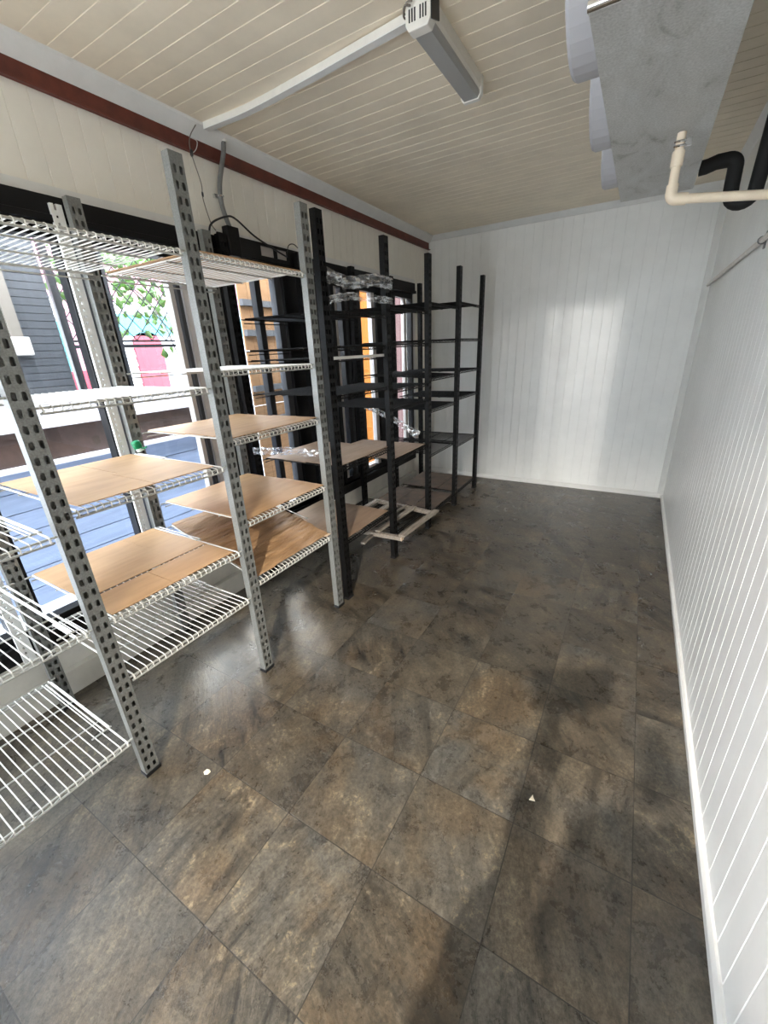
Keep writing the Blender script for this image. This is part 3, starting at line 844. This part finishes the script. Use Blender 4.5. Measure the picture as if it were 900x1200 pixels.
MB().tube([Vector((PX, PY, PZ))+du*.055, Vector((PX, PY, PZ))+dx*1.0], .0175, 14).build('run', M['pvc_cream'], dp, True)
hc = MB()
for zz in (UZ-.03, UZ-.045):
    hc.tube([Vector((PX, PY, zz))+Vector((math.cos(a)*.019, math.sin(a)*.019, .004*math.sin(a))) for a in [2*PI*i/16 for i in range(17)]], .0045, 6, False)
hc.box(PX+.016, PX+.04, PY-.008, PY+.006, UZ-.05, UZ-.025)
hc.build('hose_clamp', M['chrome'], dp)
BPY = 2.78
bp_ = [(UX1+.004, BPY, 2.532), (1.49, BPY, 2.534), (1.53, BPY, 2.545), (1.575, BPY, 2.545)] + [tuple(p) for p in arc((1.575, BPY, 2.51), .035, PI/2, 0, (1, 0, 0), (0, 0, 1), 6)] + [(1.612, BPY, 2.42), (1.614, BPY, 2.40)] + [tuple(p) for p in arc((1.663, BPY, 2.40), .049, PI, 2*PI, (1, 0, 0), (0, 0, 1), 10)] + [(1.714, BPY, 2.45), (1.722, BPY, 2.7), (1.73, BPY, 3.02)]
t = MB().tube(bp_, .033, 16).build('insulated_pipe', M['foam'], None, True)
tag(t, 'black foam insulated pipe bent into a trap beside the cooler', 'pipe')
rc = thing('cable_conduit', 'off-white thin conduit slanting along the right wall', 'conduit', (0, 0, 0))
MB().tube([(XR-.018, 5.10, 2.185), (XR-.018, 1.4, 2.175)], .0135, 10).build('pipe', M['white_conduit'], rc, True)
MB().lathe([(.004, 0), (.013, .05), (.016, .10), (.016, .16), (.0136, .165)], (XR-.018, 5.165, 2.185), (0, -1, 0), 12).build('end_cone', M['white_conduit'], rc, True)
mb = MB().tube([Vector((XR-.018, 2.84, 2.18))+Vector((math.cos(a)*.016, 0, math.sin(a)*.016)) for a in [2*PI*i/14 for i in range(15)]], .004, 6, False)
mb.box(XR-.006, XR, 2.825, 2.855, 2.14, 2.22)
mb.build('clip', M['grey_pvc'], rc)

lm = thing('added_spotlight', 'added white spotlight on the ceiling, out of view, lighting the floor around the shadow', 'light', (1.40, -1.53, 2.93))  # added lamp, unseen, lights the floor so the figure's shadow shows
ldir = (Vector((1.0, 1.2, 0))-Vector((1.40, -1.53, 2.82))).normalized()
MB().lathe([(.0, .09), (.05, .09), (.05, .075), (.012, .07), (.012, -.07), (.0, -.071)], (0, 0, 0), (0, 0, 1), 20).build('socket', M['plastic_white'], lm, True)
MB().lathe([(.030, -.05), (.045, -.04), (.055, .0), (.062, .06), (.056, .06), (.048, .0), (.035, -.03), (.005, -.032)], Vector((0, 0, -.11)), tuple(ldir), 24).build('shade', M['plastic_white'], lm, True)
ld = bpy.data.lights.new('spot', 'SPOT'); ld.energy = 190; ld.spot_size = math.radians(60); ld.spot_blend = .6; ld.shadow_soft_size = .02; ld.color = (1.0, .93, .82)
lo = bpy.data.objects.new('lamp', ld); COL.objects.link(lo); lo.parent = lm
lo.location = Vector((0, 0, -.11))+ldir*.062
lo.rotation_euler = ldir.to_track_quat('-Z', 'Y').to_euler()

# crumbs on the floor
def scrap(loc, pts, label):
    mb = MB(); n = len(pts)
    mb.add([(loc[0]+a, loc[1]+b, .0005) for a, b in pts]+[(loc[0]+a*.8, loc[1]+b*.8, .005) for a, b in pts], [tuple(range(n))[::-1], tuple(range(n, 2*n))]+[(i, (i+1) % n, n+(i+1) % n, n+i) for i in range(n)])
    tag(mb.build('paper_scrap', M['scrap']), label, 'scrap')
scrap((-.045, .352), [(-.014, -.008), (.0, -.015), (.013, -.006), (.014, .008), (.002, .013), (-.012, .008)], 'small round beige scrap on the floor near the front grey post')
scrap((1.245, .93), [(-.012, -.012), (.012, -.006), (.004, .004), (-.002, .018)], 'tiny triangular pale scrap on the dark floor near right wall')

# ------------------------------------------------------------------ photographer, standing behind the camera
M['skin'] = simple('skin', (.45, .27, .19), .5)
M['shirt'] = simple('dark blue shirt', (.03, .045, .09), .8)
M['trousers'] = simple('grey trousers', (.06, .06, .065), .8)
M['hair'] = simple('dark hair', (.015, .01, .008), .6)
def skinned(name, joints, bones, mat, parent, sub=2):
    """joints: list of (point, radius); bones: index pairs; grown into one continuous surface"""
    me = bpy.data.meshes.new(name)
    me.from_pydata([j[0] for j in joints], bones, [])
    me.materials.append(mat)
    o = bpy.data.objects.new(name, me); COL.objects.link(o); o.parent = parent
    md = o.modifiers.new('skin', 'SKIN'); md.use_smooth_shade = True
    for k, (p, r) in enumerate(joints):
        v = me.skin_vertices[0].data[k]
        v.radius = (r, r) if not isinstance(r, tuple) else r
        v.use_root = (k == 0)
    sd = o.modifiers.new('smooth', 'SUBSURF'); sd.levels = sub; sd.render_levels = sub
    return o
pr = thing('person', 'person in dark blue shirt holding up a phone with both hands near the entrance', 'person', (1.47, -.64, 0))
pr.rotation_euler = (0, 0, .18)
J = [((0, 0, .92), (.15, .11)), ((0, 0, 1.10), (.135, .10)), ((0, .01, 1.28), (.155, .11)), ((0, 0, 1.42), (.11, .08)), ((0, .01, 1.50), .055), ((0, .03, 1.57), .062)]
B = [(0, 1), (1, 2), (2, 3), (3, 4), (4, 5)]
for sx in (-1, 1):
    b = len(J)
    J += [((sx*.10, 0, .86), .09), ((sx*.105, .02, .48), .06), ((sx*.11, -.01, .10), .045), ((sx*.115, .05, .045), .042), ((sx*.125, .16, .03), .034)]
    B += [(0, b), (b, b+1), (b+1, b+2), (b+2, b+3), (b+3, b+4)]
    b = len(J)
    J += [((sx*.18, 0, 1.40), .06), ((sx*.165, .09, 1.15), .048), ((sx*.115, .17, 1.50), .036), ((sx*.10, .21, 1.62), .036)]
    B += [(3, b), (b, b+1), (b+1, b+2), (b+2, b+3)]
body = skinned('body', J, B, M['skin'], pr)
hd_ = MB().lathe([(.002, -.115), (.045, -.105), (.062, -.07), (.072, -.02), (.076, .03), (.07, .08), (.045, .115), (.002, .125)], (0, .045, 1.635), (0, .05, 1), 20)
hd_.lathe([(.012, 0), (.016, .012), (.006, .03)], (0, .112, 1.615), (0, 1, -.2), 8)
for sx in (-1, 1):
    hd_.lathe([(.012, 0), (.026, .008), (.02, .016)], (sx*.07, .035, 1.63), (sx, -.2, 0), 10)
hd_.build('head', M['skin'], pr, True)
MB().lathe([(.03, -.24), (.10, -.22), (.115, -.14), (.108, -.05), (.10, .0), (.096, .05), (.08, .10), (.045, .128), (.002, .136)], (0, -.012, 1.645), (0, -.06, 1), 20).build('hair', M['hair'], pr, True)
J = [((0, 0, .93), (.165, .125)), ((0, 0, 1.10), (.15, .115)), ((0, .01, 1.28), (.17, .125)), ((0, 0, 1.415), (.125, .095)), ((0, .005, 1.46), .07)]
B = [(0, 1), (1, 2), (2, 3), (3, 4)]
for sx in (-1, 1):
    b = len(J)
    J += [((sx*.18, 0, 1.40), .075), ((sx*.165, .09, 1.15), .09), ((sx*.12, .155, 1.46), .07)]
    B += [(3, b), (b, b+1), (b+1, b+2)]
skinned('shirt', J, B, M['shirt'], pr)
J = [((0, 0, .93), (.16, .12)), ((0, 0, .86), (.15, .115))]; B = [(0, 1)]
for sx in (-1, 1):
    b = len(J)
    J += [((sx*.10, 0, .80), .10), ((sx*.105, .02, .48), .075), ((sx*.11, -.01, .10), .062)]
    B += [(1, b), (b, b+1), (b+1, b+2)]
skinned('trousers', J, B, M['trousers'], pr)
for sx in (-1, 1):
    J = [((sx*.10, .21, 1.62), .030), ((sx*.095, .245, 1.655), .026)]; B = [(0, 1)]
    for k, (dz, ln) in enumerate(((.045, .032), (.02, .036), (-.005, .034), (-.03, .028))):
        b = len(J)
        J += [((sx*.092, .265, 1.675+dz), .0095), ((sx*.080, .265+ln*.6, 1.685+dz), .009), ((sx*.068, .26+ln*.3, 1.688+dz), .008)]
        B += [(1, b), (b, b+1), (b+1, b+2)]
    b = len(J)
    J += [((sx*.075, .235, 1.645), .011), ((sx*.05, .25, 1.655), .009)]
    B += [(0, b), (b, b+1)]
    skinned('hand', J, B, M['skin'], pr, 1)
cm = cam.matrix_world
ph = bpy.data.objects.new('phone', MB().box(-.078, .078, -.038, .038, .022, .031).build('phone_shell', M['tape']).data)
bpy.data.objects.remove(bpy.data.objects['phone_shell'])
COL.objects.link(ph); ph.matrix_world = cm.copy()
tag(ph, 'black phone held up in the hands of the person by the entrance', 'phone')

# ------------------------------------------------------------------ outside
M['paving'] = simple('blue grey yard paving', (.50, .50, .51), .5, var=.15, scale=3, stretch=(1, 6, 1))
M['skylit_board'] = simple('boards tinted by sky light', (.24, .30, .44), .5, var=.15, scale=2, stretch=(1, 1, 14))  # blue of the sky-lit shade is put into this board colour
M['facade_white'] = simple('white siding', (.55, .56, .58), .6)
M['pink'] = simple('pink render', (.40, .17, .21), .7, var=.1, scale=4)
M['red_door'] = simple('red door paint', (.26, .02, .035), .5)
M['turquoise'] = simple('turquoise paint', (.05, .25, .28), .5)
M['ply'] = simple('plywood sheet', (.22, .125, .065), .85, spec=.1, col2=(.165, .092, .046), scale=7, stretch=(1, .8, 6))
M['orange_wood'] = simple('orange varnished wood', (.17, .058, .010), .9, col2=(.14, .046, .008), spec=.05, scale=6, stretch=(8, 8, .6))
M['mauve'] = simple('mauve panel', (.05, .028, .027), .9, spec=.05, var=.1, scale=5)
M['leaf'] = simple('vine leaf', (.10, .22, .035), .5, col2=(.06, .12, .03), scale=9)
M['shutter'] = simple('dark grey shutter', (.06, .065, .075), .4, var=.2, scale=3, stretch=(1, 20, 1))
M['ledge'] = simple('white ledge', (.62, .60, .64), .45)
M['brown_panel'] = simple('dark brown panel', (.07, .042, .035), .5, var=.3, scale=10)

gd = MB().box(-14, XL-.1, -8, 16, -.12, -.02).build('ground', M['paving']); struct(gd, 'blue grey paving of the yard outside')
pp = thing('parapet', 'boarded parapet outside, blue sky light in its colour, with brown panel and white ledge', 'parapet', (0, 0, 0))
mb = MB()
for k in range(7):
    mb.box(-2.46, -2.40, -.6, 2.97, -.02+k*.15, -.02+k*.15+.143)
mb.box(-2.45, -2.42, -.6, 2.97, -.02, 1.03)
mb.build('board', M['skylit_board'], pp)
MB().box(-2.46, -2.39, -.6, 2.97, 1.06, 1.30).build('brown_panel', M['brown_panel'], pp)
MB().box(-2.50, -2.33, -.6, 2.97, 1.30, 1.335).box(-2.48, -2.41, -.6, 2.97, 1.335, 1.48).box(-2.43, -2.32, -.6, 2.97, 1.03, 1.06).build('ledge', M['ledge'], pp)
def screen(name, label, y0, y1):
    t = thing(name, label, 'security screen', (0, 0, 0), )
    x = -2.43
    MB().box(x-.02, x+.02, y0, y0+.05, 1.48, 2.60).box(x-.02, x+.02, y1-.05, y1, 1.48, 2.60).box(x-.02, x+.02, y0+.05, y1-.05, 2.55, 2.60).build('frame', M['dark_grey'], t)
    MB().box(x-.02, x+.02, y0+.05, y1-.05, 1.885, 1.90).box(x-.02, x+.02, y0+.05, y1-.05, 1.84, 1.865).build('crossbar', M['dark_grey'], t)
    mb = MB()
    a0, a1, b0, b1 = y0+.05, y1-.05, 1.90, 2.55
    for s in (1, -1):
        for k in range(-30, 60):
            c = k*.135
            # line: z = b0 + s*1.15*(y - c)
            pts = []
            for yy in (a0, a1):
                z = b0+s*1.15*(yy-a0-c)
                if b0 <= z <= b1: pts.append((yy, z))
            for zz in (b0, b1):
                yy = a0+c+(zz-b0)/(s*1.15)
                if a0 < yy < a1: pts.append((yy, zz))
            if len(pts) >= 2:
                mb.tube([(x+s*.004, *pts[0]), (x+s*.004, *pts[1])], .0045, 4)
    mb.build('diamond_lattice', M['dark_grey'], t)
screen('security_screen', 'dark diamond lattice screen seen past the turquoise wall', 1.36, 1.75)
screen('security_screen', 'dark diamond lattice screen with green vine and red door behind', 1.73, 2.36)
t = MB().box(-2.47, -2.37, 2.36, 2.42, 1.48, 2.6).box(-2.47, -2.38, 2.42, 2.46, 1.48, 2.6).build('yard_post', M['grey_brown']); tag(t, 'brown post outside between lattice screen and plywood boards', 'post')
sh = thing('roller_shutter', 'dark grey shutter panel outside the window nearest the camera', 'shutter', (0, 0, 0))
mb = MB()
for k in range(28):
    mb.box(-2.46, -2.43, -.6, 1.34, 1.48+k*.05, 1.48+k*.05+.046)
mb.box(-2.46, -2.44, -.6, 1.34, 1.48, 2.88)
mb.build('slats', M['shutter'], sh)
MB().box(-2.43, -2.38, 1.02, 1.09, 1.92, 2.88).build('cable_cover', M['grey_brown'], sh)
MB().box(-2.43, -2.37, 1.00, 1.12, 1.80, 1.92).build('socket_box', M['pale_strip'], sh, bevel=.008)
vn = MB()
rv = random.Random(3)
for k in range(300):
    y = rv.uniform(1.5, 2.55); z = 2.62-abs(rv.gauss(0, .33)); x = -2.62+rv.uniform(-.16, .1)
    if z < 1.78: continue
    s = rv.uniform(.028, .055); a = rv.uniform(0, 6.28); b = rv.uniform(-.9, .9)
    u = Vector((.3*math.sin(b), math.cos(a), math.sin(a))).normalized()
    w_ = u.cross(Vector((1, .3*b, .2))).normalized()
    c = Vector((x, y, z)); nrm = u.cross(w_)
    vn.add([c-u*s, c-u*s*.2+w_*s*.75+nrm*.006, c+u*s*1.1, c-u*s*.2-w_*s*.75+nrm*.006, c+nrm*-.004], [(0, 1, 4), (1, 2, 4), (2, 3, 4), (3, 0, 4)])
vv = thing('climbing_vine', 'leafy green vine growing over the lattice screen outside', 'vine', (0, 0, 0))
o = vn.build('leaves', M['leaf'], vv); o['kind'] = 'stuff'
MB().tube(smooth_path([(-2.62, 2.5, 0), (-2.6, 2.46, 1.2), (-2.62, 2.3, 2.1), (-2.62, 1.9, 2.45), (-2.62, 1.6, 2.55)], 6), .008, 6).build('stem', M['grey_brown'], vv, True)
bd = thing('building', 'white and pink building across the yard with red arched door', 'building', (0, 0, 0))
mb = MB()
for k in range(18):
    mb.prism([(-6.5, k*.15), (-6.47, k*.15), (-6.5, k*.15+.148)], 1, 2.0, 9)
mb.box(-6.7, -6.5, 2.0, 9, -.02, 2.7)
mb.build('siding_wall', M['facade_white'], bd)
MB().box(-6.72, -6.45, -6, 12, 2.7, 4.6).box(-6.70, -6.46, 3.20, 3.36, -.02, 2.7).build('pink_wall', M['pink'], bd)
MB().box(-6.70, -6.40, 2.45, 3.2, -.02, 2.35).box(-6.6, -6.44, 3.36, 8, 2.15, 2.5).build('turquoise_trim', M['turquoise'], bd)
MB().box(-6.45, -6.2, 2.7, 3.35, 1.1, 1.62).build('pink_bench', M['red_door'], bd)
mb = MB().prism([(4.2, -.02), (4.72, -.02), (4.72, 2.05), (4.66, 2.16), (4.58, 2.2), (4.34, 2.2), (4.26, 2.16), (4.2, 2.05)], 0, -6.5, -6.44)
mb.build('red_door', M['red_door'], bd)
pw = thing('plywood_partition', 'tan plywood partition outside with grey bars behind the rear windows', 'partition', (0, 0, 0))
PXX = -2.3
for k, (a, b) in enumerate(((3.0, 3.12), (3.125, 3.65), (3.655, 4.3), (4.305, 4.95))):
    MB().box(PXX-.02, PXX, a, b, 0, 1.20).box(PXX-.02, PXX, a, b, 1.205, 1.78).box(PXX-.02, PXX, a, b, 1.785, 2.7).build('board', M['ply'], pw)
for z in (2.22, 1.93, 1.36, 1.0):
    MB().box(PXX+.001, PXX+.05, 3.0, 4.9, z, z+.06).build('bar', M['mid_grey'], pw)
MB().box(PXX-.02, PXX+.03, 4.951, 5.4, 0, 2.7).build('panel', M['orange_wood'], pw)['label'] = 'orange wooden panel'
MB().box(PXX-.02, PXX+.03, 6.0, 6.9, 0, 2.7).build('panel', M['mauve'], pw)['label'] = 'mauve panel'
MB().box(PXX-.02, PXX+.02, 5.401, 5.999, 0, 2.7).build('filler', M['mid_grey'], pw)
